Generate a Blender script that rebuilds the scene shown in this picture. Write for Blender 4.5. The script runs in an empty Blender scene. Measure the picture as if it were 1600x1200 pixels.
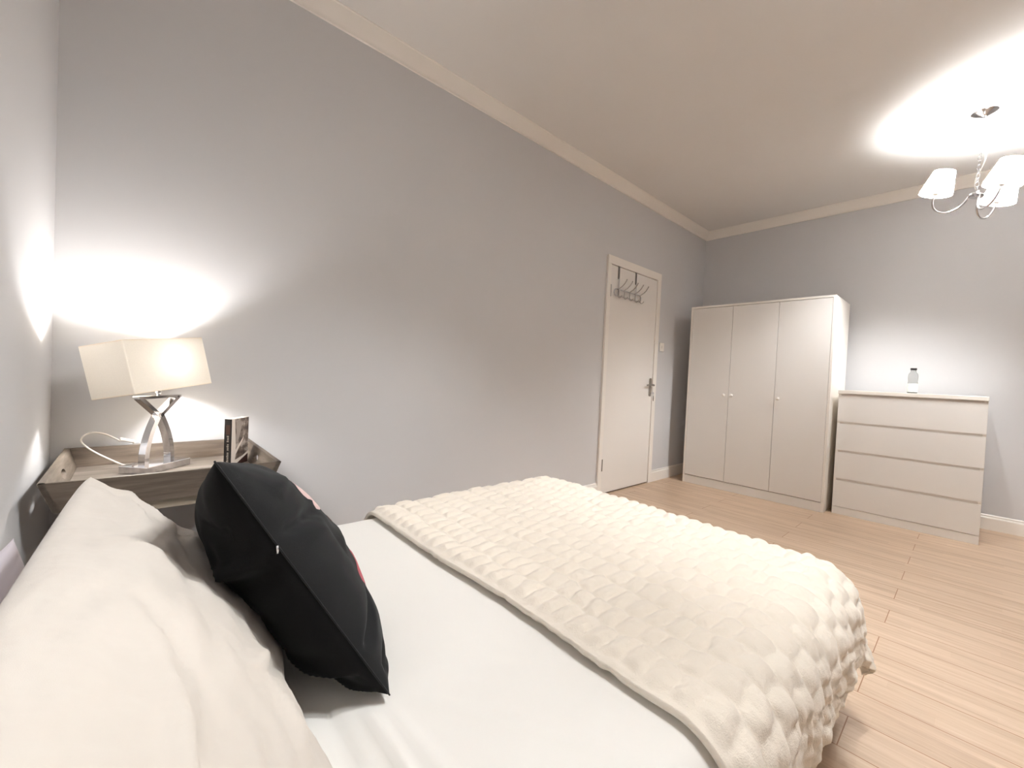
import bpy, bmesh, math, random
from mathutils import Vector, Matrix, Euler, noise
random.seed(7)
PI = math.pi
SC = bpy.context.scene
COL = SC.collection

# ------------------------------------------------------------------ camera
CAM = (0.21064, -2.12189, 1.00149)
YAW, PITCH, ROLL = 0.83518, -0.02242, 0.04587
cam_d = bpy.data.cameras.new('camera')
cam_d.sensor_width = 36.0
cam_d.lens = 652.608 * 36.0 / 1600.0
cam_d.clip_start = 0.02
cam_o = bpy.data.objects.new('camera', cam_d)
COL.objects.link(cam_o)
_f = Vector((math.cos(YAW)*math.cos(PITCH), math.sin(YAW)*math.cos(PITCH), math.sin(PITCH)))
_r0 = Vector((math.sin(YAW), -math.cos(YAW), 0)); _u0 = _r0.cross(_f)
_r = _r0*math.cos(ROLL) + _u0*math.sin(ROLL)
_u = -_r0*math.sin(ROLL) + _u0*math.cos(ROLL)
_m = Matrix((( _r.x, _u.x, -_f.x, CAM[0]), (_r.y, _u.y, -_f.y, CAM[1]), (_r.z, _u.z, -_f.z, CAM[2]), (0, 0, 0, 1)))
cam_o.matrix_world = _m
SC.camera = cam_o

# ------------------------------------------------------------------ world, exposure, lamp strengths
w = bpy.data.worlds.new('night'); SC.world = w; w.use_nodes = True
w.node_tree.nodes['Background'].inputs[0].default_value = (0.02, 0.025, 0.04, 1)
w.node_tree.nodes['Background'].inputs[1].default_value = 0.3
SC.view_settings.view_transform = 'Standard'
SC.view_settings.look = 'None'
SC.view_settings.gamma = 1.0
SC.view_settings.use_curve_mapping = False
SC.view_settings.exposure = 0.70
PENDANT_L = 2350.0          # radiance of each bulb in the pendant
PENDANT_C = (1.0, 0.998, 0.99)
LAMP_L = 310.0             # radiance of the bedside bulb
LAMP_C = (1.0, 0.98, 0.96)
SC.cycles.max_bounces = 14
SC.cycles.diffuse_bounces = 10
SC.cycles.transmission_bounces = 10
SC.cycles.sample_clamp_indirect = 6.0
SC.cycles.caustics_reflective = False
SC.cycles.caustics_refractive = False

# ------------------------------------------------------------------ helpers
def lin(h):
    def c(v):
        v /= 255.0
        return v/12.92 if v <= 0.04045 else ((v+0.055)/1.055)**2.4
    return (c(h[0]), c(h[1]), c(h[2]), 1)

class Mat:
    def __init__(s, name, col, rough=0.5, metal=0.0):
        s.m = bpy.data.materials.new(name); s.m.use_nodes = True
        s.t = s.m.node_tree; s.b = s.t.nodes['Principled BSDF']
        s.b.inputs['Base Color'].default_value = col
        s.b.inputs['Roughness'].default_value = rough
        s.b.inputs['Metallic'].default_value = metal
        s._co = None
    def n(s, k): return s.t.nodes.new(k)
    def l(s, a, b): s.t.links.new(a, b)
    def co(s, scale=(1, 1, 1), kind='Object', rot=(0, 0, 0), loc=(0, 0, 0)):
        tc = s.n('ShaderNodeTexCoord'); mp = s.n('ShaderNodeMapping')
        s.l(tc.outputs[kind], mp.inputs[0])
        mp.inputs['Scale'].default_value = scale; mp.inputs['Rotation'].default_value = rot
        mp.inputs['Location'].default_value = loc
        return mp.outputs[0]
    def noise(s, vec, scale=5, detail=4, rough=0.5):
        n = s.n('ShaderNodeTexNoise'); s.l(vec, n.inputs['Vector'])
        n.inputs['Scale'].default_value = scale; n.inputs['Detail'].default_value = detail
        n.inputs['Roughness'].default_value = rough
        return n.outputs['Fac']
    def ramp(s, fac, stops):
        r = s.n('ShaderNodeValToRGB'); s.l(fac, r.inputs[0])
        e = r.color_ramp.elements
        while len(e) < len(stops): e.new(0.5)
        for i, (p, c) in enumerate(stops):
            e[i].position = p; e[i].color = c
        return r.outputs[0]
    def mix(s, a, b, fac, mode='MIX'):
        x = s.n('ShaderNodeMix'); x.data_type = 'RGBA'; x.blend_type = mode
        for sock, v in ((x.inputs[0], fac), (x.inputs[6], a), (x.inputs[7], b)):
            if hasattr(v, 'node'): s.l(v, sock)
            else: sock.default_value = v
        return x.outputs[2]
    def bump(s, h, strength=0.3, dist=0.002):
        b = s.n('ShaderNodeBump'); s.l(h, b.inputs['Height'])
        b.inputs['Strength'].default_value = strength; b.inputs['Distance'].default_value = dist
        prev = s.b.inputs['Normal']
        if prev.is_linked:
            s.l(prev.links[0].from_socket, b.inputs['Normal'])
        s.l(b.outputs[0], prev)

def paint(name, rgb, rough=0.5, bumpiness=0.08, scale=260, var=0.02):
    M = Mat(name, lin(rgb), rough)
    v = M.co()
    c = lin(rgb)
    d = tuple(x*(1-var*2) for x in c[:3]) + (1,)
    M.l(M.ramp(M.noise(v, 1.3, 3), [(0.35, d), (0.65, c)]), M.b.inputs['Base Color'])
    M.bump(M.noise(v, scale, 2), bumpiness, 0.001)
    return M.m

def metal(name, rgb, rough):
    M = Mat(name, lin(rgb), rough, 1.0)
    v = M.co()
    r = M.n('ShaderNodeMapRange'); M.l(M.noise(v, 40, 2), r.inputs[0])
    r.inputs[3].default_value = rough*0.8; r.inputs[4].default_value = rough*1.3
    M.l(r.outputs[0], M.b.inputs['Roughness'])
    return M.m

def fabric(name, rgb, rough=0.9, scale=900, strength=0.25, sheen=0.2, wr=0.0):
    M = Mat(name, lin(rgb), rough)
    M.b.inputs['Sheen Weight'].default_value = sheen
    v = M.co()
    M.bump(M.noise(v, scale, 2), strength, 0.0008)
    if wr: M.bump(M.noise(M.co((1, 1, 1)), 14, 3, 0.55), wr, 0.012)
    return M.m

def wood(name, a, b, c, axis='x', scale=1.0, rough=0.55):
    M = Mat(name, lin(a), rough)
    sc = {'x': (1.6, 16, 16), 'y': (16, 1.6, 16), 'z': (16, 16, 1.6)}[axis]
    v = M.co(tuple(k*scale for k in sc))
    f1 = M.noise(v, 2.2, 6, 0.62)
    col = M.ramp(f1, [(0.32, lin(a)), (0.5, lin(b)), (0.68, lin(c))])
    M.l(col, M.b.inputs['Base Color'])
    M.bump(f1, 0.25, 0.002)
    return M.m

def emit(name, rgb, L):
    m = bpy.data.materials.new(name); m.use_nodes = True
    t = m.node_tree; t.nodes.clear()
    e = t.nodes.new('ShaderNodeEmission'); o = t.nodes.new('ShaderNodeOutputMaterial')
    e.inputs[0].default_value = (*rgb, 1); e.inputs[1].default_value = L
    t.links.new(e.outputs[0], o.inputs[0]); return m

def shade_mat(name, rgb, trans, weave=500):
    m = bpy.data.materials.new(name); m.use_nodes = True
    t = m.node_tree; t.nodes.clear()
    N = t.nodes.new
    o = N('ShaderNodeOutputMaterial'); d = N('ShaderNodeBsdfDiffuse'); tr = N('ShaderNodeBsdfTranslucent'); mx = N('ShaderNodeMixShader')
    tc = N('ShaderNodeTexCoord'); nz = N('ShaderNodeTexNoise'); nz.inputs['Scale'].default_value = weave
    rp = N('ShaderNodeValToRGB')
    c = lin(rgb)
    rp.color_ramp.elements[0].position = 0.3; rp.color_ramp.elements[0].color = tuple(x*0.94 for x in c[:3])+(1,)
    rp.color_ramp.elements[1].position = 0.7; rp.color_ramp.elements[1].color = c
    t.links.new(tc.outputs['Object'], nz.inputs['Vector']); t.links.new(nz.outputs['Fac'], rp.inputs[0])
    for s in (d, tr): t.links.new(rp.outputs[0], s.inputs['Color'])
    mx.inputs[0].default_value = trans
    t.links.new(d.outputs[0], mx.inputs[1]); t.links.new(tr.outputs[0], mx.inputs[2]); t.links.new(mx.outputs[0], o.inputs[0])
    return m

# ---- mesh helpers
def add_box(bm, lo, hi, bev=0.0, seg=2, mat=None):
    lo, hi = Vector(lo), Vector(hi)
    b2 = bmesh.new()
    bmesh.ops.create_cube(b2, size=1.0)
    for v in b2.verts:
        v.co = Vector([(lo[i]+hi[i])/2 + v.co[i]*(hi[i]-lo[i]) for i in range(3)])
    if bev > 0:
        bmesh.ops.bevel(b2, geom=b2.edges[:], offset=bev, segments=seg, profile=0.5, affect='EDGES')
    if mat is not None: bmesh.ops.transform(b2, matrix=mat, verts=b2.verts)
    merge(bm, b2)

def merge(bm, b2):
    vm = [bm.verts.new(v.co) for v in b2.verts]
    b2.verts.index_update()
    for f in b2.faces:
        try: bm.faces.new([vm[v.index] for v in f.verts])
        except ValueError: pass
    b2.free()

def add_tube(bm, pts, r, seg=10, closed=False, cap=True, flat=None):
    """round (or flat = (wide, thick) strip) section swept along pts"""
    pts = [Vector(p) for p in pts]; n = len(pts)
    rr = r if isinstance(r, (list, tuple)) else [r]*n
    rings = []; up = None
    for i, p in enumerate(pts):
        if closed: t = (pts[(i+1) % n] - pts[i-1])
        else: t = pts[min(i+1, n-1)] - pts[max(i-1, 0)]
        t.normalize()
        if up is None:
            up = Vector((0, 0, 1)) if abs(t.z) < 0.9 else Vector((1, 0, 0))
        a = t.cross(up)
        if a.length < 1e-6: a = t.orthogonal()
        a.normalize(); b = a.cross(t); b.normalize(); up = b
        rings.append([bm.verts.new(p + (a*math.cos(k*2*PI/seg) + b*math.sin(k*2*PI/seg))*rr[i]) for k in range(seg)])
    m = n if closed else n-1
    for i in range(m):
        A, B = rings[i], rings[(i+1) % n]
        for k in range(seg):
            bm.faces.new((A[k], A[(k+1) % seg], B[(k+1) % seg], B[k]))
    if cap and not closed:
        bm.faces.new(rings[0][::-1]); bm.faces.new(rings[-1])

def add_bar(bm, pts, nrm, wid, thick):
    """rectangular bar swept along pts lying in a plane with normal nrm; wid across the plane, thick in the plane"""
    pts = [Vector(p) for p in pts]; nrm = Vector(nrm).normalized(); rings = []
    for i, p in enumerate(pts):
        t = (pts[min(i+1, len(pts)-1)] - pts[max(i-1, 0)]).normalized()
        a = nrm.cross(t).normalized()
        rings.append([bm.verts.new(p + nrm*sx*wid/2 + a*sy*thick/2) for sx, sy in ((-1, -1), (1, -1), (1, 1), (-1, 1))])
    for A, B in zip(rings, rings[1:]):
        for k in range(4): bm.faces.new((A[k], A[(k+1) % 4], B[(k+1) % 4], B[k]))
    bm.faces.new(rings[0][::-1]); bm.faces.new(rings[-1])

def add_lathe(bm, prof, seg=32, center=(0, 0, 0), cap=True):
    c = Vector(center); rings = []
    for r, z in prof:
        rings.append([bm.verts.new(c + Vector((r*math.cos(k*2*PI/seg), r*math.sin(k*2*PI/seg), z))) for k in range(seg)])
    for A, B in zip(rings, rings[1:]):
        for k in range(seg): bm.faces.new((A[k], A[(k+1) % seg], B[(k+1) % seg], B[k]))
    if cap:
        bm.faces.new(rings[0][::-1]); bm.faces.new(rings[-1])

def add_poly(bm, pts, off):
    """prism from polygon pts extruded by vector off"""
    off = Vector(off)
    A = [bm.verts.new(Vector(p)) for p in pts]; B = [bm.verts.new(Vector(p)+off) for p in pts]
    bm.faces.new(A[::-1]); bm.faces.new(B)
    for i in range(len(A)): bm.faces.new((A[i], A[(i+1) % len(A)], B[(i+1) % len(A)], B[i]))

def obj(name, bm, mat, parent=None, smooth=False, auto=None, label=None, kind=None):
    bmesh.ops.recalc_face_normals(bm, faces=bm.faces)
    me = bpy.data.meshes.new(name); bm.to_mesh(me); bm.free()
    o = bpy.data.objects.new(name, me); COL.objects.link(o)
    if mat: me.materials.append(mat)
    if smooth:
        for p in me.polygons: p.use_smooth = True
        if auto: me.set_sharp_from_angle(angle=math.radians(auto))
    if parent is not None: o.parent = parent
    if label: o['label'] = label
    if kind: o['kind'] = kind
    return o

def thing(name, label, cat, loc=(0, 0, 0), rot=(0, 0, 0), group=None):
    o = bpy.data.objects.new(name, None); COL.objects.link(o)
    o.location = loc; o.rotation_euler = rot; o.empty_display_size = 0.05
    o['label'] = label; o['category'] = cat
    if group: o['group'] = group
    return o

def tag(o, label, cat, group=None):
    o['label'] = label; o['category'] = cat
    if group: o['group'] = group
    return o

def grid_obj(name, pts, nu, nv, mat, parent=None, solid=0.0, closed_v=False):
    faces = []
    for i in range(nu-1):
        for j in range(nv-1):
            a = i*nv+j
            faces.append((a, a+1, a+nv+1, a+nv))
    me = bpy.data.meshes.new(name); me.from_pydata(pts, [], faces); me.update()
    for p in me.polygons: p.use_smooth = True
    me.materials.append(mat)
    o = bpy.data.objects.new(name, me); COL.objects.link(o)
    if parent is not None: o.parent = parent
    if solid:
        md = o.modifiers.new('thickness', 'SOLIDIFY'); md.thickness = solid; md.offset = -1.0
    return o

def sm(a, b, x):
    t = max(0.0, min(1.0, (x-a)/(b-a))); return t*t*(3-2*t)

# ------------------------------------------------------------------ materials
WALL = paint('grey_wall_paint', (206, 206, 208), 0.62, 0.10, 320, 0.01)
CEIL = paint('white_ceiling_paint', (225, 223, 221), 0.8, 0.08, 260, 0.01)
TRIM = paint('white_gloss_trim', (240, 236, 230), 0.35, 0.04, 160, 0.01)
CORN = paint('white_cornice', (240, 236, 230), 0.6, 0.05, 200, 0.01)
DOORM = paint('white_door_paint', (234, 231, 227), 0.4, 0.04, 120, 0.01)
FURN = paint('white_furniture_foil', (232, 230, 227), 0.4, 0.03, 400, 0.01)
FURN2 = paint('white_furniture_edge', (240, 236, 230), 0.4, 0.03, 400, 0.01)
GAP = paint('shadow_gap_board', (225, 220, 214), 0.7, 0.03, 200, 0.02)
CHROME = metal('polished_chrome', (215, 215, 218), 0.07)
STEEL = metal('satin_steel', (170, 165, 158), 0.32)
DARKST = metal('dull_steel', (125, 120, 113), 0.4)

def floor_material():
    M = Mat('oak_laminate', lin((205, 175, 145)), 0.42)
    tc = M.n('ShaderNodeTexCoord'); sp = M.n('ShaderNodeSeparateXYZ'); M.l(tc.outputs['Object'], sp.inputs[0])
    cb = M.n('ShaderNodeCombineXYZ')
    a = M.n('ShaderNodeMath'); a.operation = 'MULTIPLY_ADD'; M.l(sp.outputs['Y'], a.inputs[0]); a.inputs[1].default_value = -1.0; a.inputs[2].default_value = -1.91 + 12.0 + 0.6
    b = M.n('ShaderNodeMath'); b.operation = 'ADD'; M.l(sp.outputs['X'], b.inputs[0]); b.inputs[1].default_value = -1.70 + 0.158*20
    M.l(a.outputs[0], cb.inputs['X']); M.l(b.outputs[0], cb.inputs['Y'])
    br = M.n('ShaderNodeTexBrick'); M.l(cb.outputs[0], br.inputs['Vector'])
    br.offset = 0.5; br.offset_frequency = 2; br.squash = 1.0
    br.inputs['Scale'].default_value = 1.0; br.inputs['Brick Width'].default_value = 1.2; br.inputs['Row Height'].default_value = 0.158
    br.inputs['Mortar Size'].default_value = 0.0016; br.inputs['Mortar Smooth'].default_value = 0.2; br.inputs['Bias'].default_value = 0.0
    br.inputs['Color1'].default_value = (0.0, 0, 0, 1); br.inputs['Color2'].default_value = (1, 1, 1, 1); br.inputs['Mortar'].default_value = (0.5, 0.5, 0.5, 1)
    # strips inside a board
    st = M.n('ShaderNodeMath'); st.operation = 'MULTIPLY'; M.l(b.outputs[0], st.inputs[0]); st.inputs[1].default_value = 1.0/0.0527
    fl = M.n('ShaderNodeMath'); fl.operation = 'FLOOR'; M.l(st.outputs[0], fl.inputs[0])
    cell = M.n('ShaderNodeCombineXYZ'); M.l(fl.outputs[0], cell.inputs['X'])
    ya = M.n('ShaderNodeMath'); ya.operation = 'MULTIPLY_ADD'; M.l(fl.outputs[0], ya.inputs[0]); ya.inputs[1].default_value = 0.37
    M.l(a.outputs[0], ya.inputs[2])
    yf = M.n('ShaderNodeMath'); yf.operation = 'MULTIPLY'; M.l(ya.outputs[0], yf.inputs[0]); yf.inputs[1].default_value = 1.0/0.62
    yg = M.n('ShaderNodeMath'); yg.operation = 'FLOOR'; M.l(yf.outputs[0], yg.inputs[0]); M.l(yg.outputs[0], cell.inputs['Y'])
    wn = M.n('ShaderNodeTexWhiteNoise'); wn.noise_dimensions = '2D'; M.l(cell.outputs[0], wn.inputs['Vector'])
    grain_v = M.co((22, 1.3, 1))
    off = M.n('ShaderNodeVectorMath'); off.operation = 'ADD'; M.l(grain_v, off.inputs[0])
    sc = M.n('ShaderNodeVectorMath'); sc.operation = 'SCALE'; M.l(br.outputs['Color'], sc.inputs[0]); sc.inputs['Scale'].default_value = 7.0
    M.l(sc.outputs[0], off.inputs[1])
    g = M.noise(off.outputs[0], 2.0, 7, 0.62)
    fine = M.noise(M.co((120, 3, 1)), 2.5, 3, 0.6)
    c = M.ramp(g, [(0.28, lin((176, 151, 128))), (0.5, lin((195, 171, 147))), (0.72, lin((206, 184, 161)))])
    tone = M.ramp(wn.outputs['Value'], [(0.0, (0.93, 0.92, 0.91, 1)), (1.0, (1.04, 1.04, 1.05, 1))])
    c = M.mix(c, tone, 1.0, 'MULTIPLY')
    c = M.mix(c, M.ramp(fine, [(0.3, (0.93, 0.92, 0.9, 1)), (0.6, (1, 1, 1, 1))]), 0.8, 'MULTIPLY')
    c = M.mix(c, lin((140, 98, 66)), br.outputs['Fac'])
    M.l(c, M.b.inputs['Base Color'])
    M.bump(br.outputs['Fac'], -0.4, 0.001)
    M.bump(g, 0.06, 0.001)
    return M.m
FLOOR = floor_material()

# ------------------------------------------------------------------ the room
RX, RY, CZ = 5.01, -4.15, 2.71      # far wall x, right wall y, ceiling height
def slab(name, lo, hi, mat):
    bm = bmesh.new(); add_box(bm, lo, hi); return obj(name, bm, mat, kind='structure')
slab('floor', (-0.12, RY-0.12, -0.1), (RX+0.12, 0.12, 0), FLOOR)
slab('ceiling', (-0.12, RY-0.12, CZ), (RX+0.12, 0.12, CZ+0.1), CEIL)
slab('wall_left', (0, 0, 0), (RX+0.12, 0.12, CZ), WALL)
slab('wall_front', (RX, RY, 0), (RX+0.12, 0, CZ), WALL)
slab('wall_back', (-0.12, RY-0.12, 0), (0, 0.12, CZ), WALL)
slab('wall_right', (0, RY-0.12, 0), (RX+0.12, RY, CZ), WALL)

# cornice profile: (out from wall, down from ceiling)
CP = [(0, 0), (0.046, 0), (0.046, 0.006), (0.041, 0.009), (0.036, 0.024), (0.026, 0.050), (0.016, 0.069), (0.012, 0.078), (0.012, 0.090), (0, 0.090)]
def cornice(name, p0, p1, inward):
    bm = bmesh.new(); inward = Vector(inward)
    pts = [Vector(p0) + inward*o + Vector((0, 0, -d)) for o, d in CP]
    add_poly(bm, pts, Vector(p1)-Vector(p0))
    return obj(name, bm, CORN, kind='structure', smooth=True, auto=35)
cornice('trim_1', (0, 0, CZ), (RX, 0, CZ), (0, -1, 0))
cornice('trim_2', (RX, RY, CZ), (RX, 0, CZ), (-1, 0, 0))
cornice('trim_3', (0, RY, CZ), (0, 0, CZ), (1, 0, 0))
cornice('trim_4', (0, RY, CZ), (RX, RY, CZ), (0, 1, 0))
BP = [(0, 0), (0.018, 0), (0.018, 0.085), (0.015, 0.092), (0.010, 0.096), (0.010, 0.106), (0.006, 0.112), (0, 0.112)]
def skirting(name, p0, p1, inward):
    bm = bmesh.new(); inward = Vector(inward)
    add_poly(bm, [Vector(p0) + inward*o + Vector((0, 0, d)) for o, d in BP], Vector(p1)-Vector(p0))
    return obj(name, bm, TRIM, kind='structure')
DX0, DX1, DH = 3.145, 4.03, 2.05
skirting('baseboard_left', (0, 0, 0), (DX0, 0, 0), (0, -1, 0))
skirting('baseboard_left_corner', (DX1, 0, 0), (RX, 0, 0), (0, -1, 0))
skirting('baseboard_front', (RX, RY, 0), (RX, 0, 0), (-1, 0, 0))
skirting('baseboard_back', (0, RY, 0), (0, 0, 0), (1, 0, 0))
skirting('baseboard_right', (0, RY, 0), (RX, RY, 0), (0, 1, 0))

# ------------------------------------------------------------------ door
door = bpy.data.objects.new('door_1', None); COL.objects.link(door); door.location = (DX0, 0, 0); door['kind'] = 'structure'
LX0, LX1, LH = 0.052, 0.818, 1.975
bm = bmesh.new()
add_box(bm, (0, -0.020, 0), (LX0-0.004, 0, LH+0.005), 0.002)
add_box(bm, (LX1+0.004, -0.020, 0), (DX1-DX0, 0, LH+0.005), 0.002)
add_box(bm, (0.0, -0.020, LH+0.005), (DX1-DX0, 0, DH), 0.002)
obj('door_frame', bm, TRIM, door)
bm = bmesh.new(); add_box(bm, (LX0-0.006, -0.0015, 0), (LX1+0.001, 0, LH+0.007))
obj('door_reveal', bm, paint('door_gap', (120, 108, 95), 0.8), door, label='dark gap around the door leaf')
bm = bmesh.new(); add_box(bm, (LX0, -0.013, 0.012), (LX1, -0.001, LH), 0.002)
leaf = obj('door_leaf', bm, DOORM, door)
for z in (1.755, 0.26):
    bm = bmesh.new(); add_tube(bm, [(LX0-0.003, -0.019, z-0.05), (LX0-0.003, -0.019, z+0.05)], 0.006, 8)
    add_box(bm, (LX0-0.003, -0.0145, z-0.05), (LX0+0.012, -0.0125, z+0.05))
    obj('hinge', bm, STEEL, leaf)
# handle on a long oval plate
hb = bmesh.new()
px, pz = 3.925-DX0, 0.94
pts = []
for k in range(24):
    a = 2*PI*k/24; sx = math.cos(a)*0.020; sz = math.sin(a)*0.020 + (0.068 if math.sin(a) >= 0 else -0.068)
    pts.append((px+sx, -0.013, pz+sz))
add_poly(hb, pts, (0, -0.006, 0))
add_tube(hb, [(px, -0.019, 0.962), (px, -0.045, 0.962)], 0.009, 12)
add_tube(hb, [(px+0.004, -0.052, 0.962), (px-0.02, -0.054, 0.963), (px-0.06, -0.052, 0.965), (px-0.105, -0.044, 0.960)], [0.0105, 0.0105, 0.009, 0.007], 12)
obj('door_handle', hb, STEEL, leaf, smooth=True, auto=40, label='satin steel lever handle on an oval plate')
# key left in the lock
key = thing('door_key', 'small steel key with a tag ring hanging in the door lock below the handle', 'key', (3.925, -0.019, 0.885))
bm = bmesh.new(); add_tube(bm, [(0, 0.001, 0), (0, -0.022, 0)], 0.003, 8); add_poly(bm, [(-0.001, -0.02+0.012*math.cos(a*PI/6)-0.010, 0.010*math.sin(a*PI/6)) for a in range(12)], (0.002, 0, 0))
obj('key_blade', bm, CHROME, key, smooth=True, auto=40)
bm = bmesh.new(); add_tube(bm, [(0, -0.036+0.004*math.sin(k*PI/8), -0.014+0.012*math.cos(k*PI/8)) for k in range(16)], 0.001, 6, closed=True)
obj('key_ring', bm, CHROME, key, smooth=True)
bm = bmesh.new(); add_tube(bm, [(0, -0.036, -0.026), (0.001, -0.036, -0.05), (0.0, -0.037, -0.075)], [0.003, 0.0045, 0.003], 8)
obj('key_fob', bm, DARKST, key, smooth=True)

# over-door hook rack
rack = thing('hook_rack', 'chrome over-door rack with five double coat hooks at the top of the door', 'coat rack', (3.45, -0.014, 1.75))
RXC = 3.45
for x in (3.307, 3.578):
    bm = bmesh.new()
    add_box(bm, (x-RXC-0.011, -0.004, 0.12), (x-RXC+0.011, -0.001, 0.2265), 0.0)
    add_box(bm, (x-RXC-0.011, -0.004, 0.2255), (x-RXC+0.011, 0.0130, 0.2275), 0.0)
    obj('door_strap', bm, DARKST, rack, label='flat dark steel strap hooked over the door top')
bm = bmesh.new()
for x in (3.307, 3.578):
    add_tube(bm, [(x-RXC, -0.008, 0.13), (x-RXC, -0.009, 0.03), (x-RXC, -0.009, -0.02)], 0.0035, 8)
# rounded loop
def loop(cx, hw, hh, r, y, n=6):
    out = []
    for (sx, sz, a0) in ((1, 1, 0), (-1, 1, 90), (-1, -1, 180), (1, -1, 270)):
        for k in range(n+1):
            a = math.radians(a0 + 90*k/n)
            out.append((cx + sx*(hw-r) + r*math.cos(a), y, sz*(hh-r) + r*math.sin(a)))
    return out
add_tube(bm, loop(0.0, 0.215, 0.028, 0.027, -0.010), 0.0045, 8, closed=True)
obj('rail', bm, CHROME, rack, smooth=True, auto=50)
for k in range(5):
    x = 3.290 + 0.0875*k - RXC
    bm = bmesh.new()
    up = [(x, -0.0165, -0.030), (x, -0.0175, 0.0), (x, -0.0165, 0.028), (x+0.001, -0.028, 0.036), (x+0.002, -0.05, 0.048), (x+0.003, -0.074, 0.068), (x+0.004, -0.090, 0.092), (x+0.004, -0.095, 0.104)]
    add_tube(bm, up, [0.004]*7+[0.005], 8)
    dn = [(x, -0.0165, -0.028), (x, -0.022, -0.040), (x, -0.035, -0.046), (x, -0.048, -0.040), (x, -0.055, -0.028)]
    add_tube(bm, dn, 0.0035, 8)
    obj('coat_hook', bm, STEEL, rack, smooth=True, auto=50)

# light switch
sw = thing('light_switch', 'white square light switch on grey wall right of the door', 'light switch', (4.125, 0, 1.345))
bm = bmesh.new(); add_box(bm, (-0.043, -0.009, -0.043), (0.043, 0, 0.043), 0.003); obj('switch_plate', bm, FURN2, sw)
bm = bmesh.new(); add_box(bm, (-0.010, -0.014, -0.015), (0.010, -0.008, 0.015), 0.002); obj('rocker', bm, FURN2, sw)

# ------------------------------------------------------------------ wardrobe
WX, WY, WW, WDp, WH = 4.355, -0.182, 1.17, 0.545, 1.76
wr = thing('wardrobe', 'tall white three-door wardrobe with small round knobs standing in the far corner', 'wardrobe', (WX, WY, 0))
T = 0.018
bm = bmesh.new()
add_box(bm, (0, -T, 0), (WDp, 0, WH-T), 0.001); add_box(bm, (0, -WW, 0), (WDp, -WW+T, WH-T), 0.001)
add_box(bm, (0, -WW, WH-T), (WDp, 0, WH), 0.001)
add_box(bm, (0.03, -WW+T, 0.08), (WDp, -T, 0.095)); add_box(bm, (WDp-0.01, -WW+T, 0.0), (WDp-0.002, -T, WH-T))
add_box(bm, (0.022, -2*WW/3-0.008, 0.095), (WDp-0.01, -2*WW/3+0.008, WH-T)); 
obj('carcass', bm, FURN2, wr)
bm = bmesh.new(); add_box(bm, (0.004, -WW+T, 0), (0.02, -T, 0.078), 0.001); obj('plinth', bm, FURN, wr)
iw = (WW - 2*T)/3
for k in range(3):
    y1 = -T - iw*k - 0.0015; y0 = -T - iw*(k+1) + 0.0015
    if k == 1: pass
    bm = bmesh.new(); add_box(bm, (0.001, y0, 0.083), (0.019, y1, WH-T-0.004), 0.0015)
    d = obj('door', bm, FURN, wr)
    ky = y0+0.035 if k == 0 else y1-0.03
    bm = bmesh.new(); bmx = Matrix.Translation((0.001, ky, 0.90)) @ Matrix.Rotation(-PI/2, 4, 'Y')
    b2 = bmesh.new(); add_lathe(b2, [(0.006, 0), (0.006, 0.010), (0.012, 0.014), (0.0155, 0.020), (0.014, 0.026), (0.008, 0.029)], 20)
    bmesh.ops.transform(b2, matrix=bmx, verts=b2.verts); merge(bm, b2)
    obj('knob', bm, FURN2, d, smooth=True, auto=50)

# ------------------------------------------------------------------ chest of drawers
CX, CY, CW, CD = 4.435, -1.392, 0.80, 0.48
ch = thing('chest_of_drawers', 'low white chest of four wide handleless drawers beside the wardrobe', 'chest of drawers', (CX, CY, 0))
bm = bmesh.new()
add_box(bm, (0.004, -0.018, 0), (CD, 0, 0.968), 0.001); add_box(bm, (0.004, -CW, 0), (CD, -CW+0.018, 0.968), 0.001)
add_box(bm, (CD-0.008, -CW+0.018, 0), (CD-0.002, -0.018, 0.968)); add_box(bm, (0.05, -CW+0.018, 0.05), (CD-0.01, -0.018, 0.06))
obj('carcass', bm, FURN2, ch)
bm = bmesh.new(); add_box(bm, (-0.012, -CW-0.002, 0.970), (CD, 0.002, 1.0), 0.003); obj('top', bm, FURN2, ch)
bm = bmesh.new(); add_box(bm, (0.000, -CW+0.0005, 0), (0.018, -0.0005, 0.060), 0.001); obj('plinth', bm, FURN, ch)
bm = bmesh.new(); add_box(bm, (0.007, -CW+0.006, 0.06), (0.0115, -0.006, 0.968)); obj('inner_rails', bm, GAP, ch)
for (z0, z1) in ((0.747, 0.955), (0.519, 0.728), (0.291, 0.500), (0.064, 0.272)):
    bm = bmesh.new()
    # front panel whose top edge slopes back as the finger grip
    pr = [(-0.002, z0), (-0.002, z1), (0.004, z1), (0.012, z1-0.010), (0.012, z0)]
    add_poly(bm, [(x, -CW+0.001, z) for x, z in pr], (0, CW-0.002, 0))
    obj('drawer', bm, FURN, ch)

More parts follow.
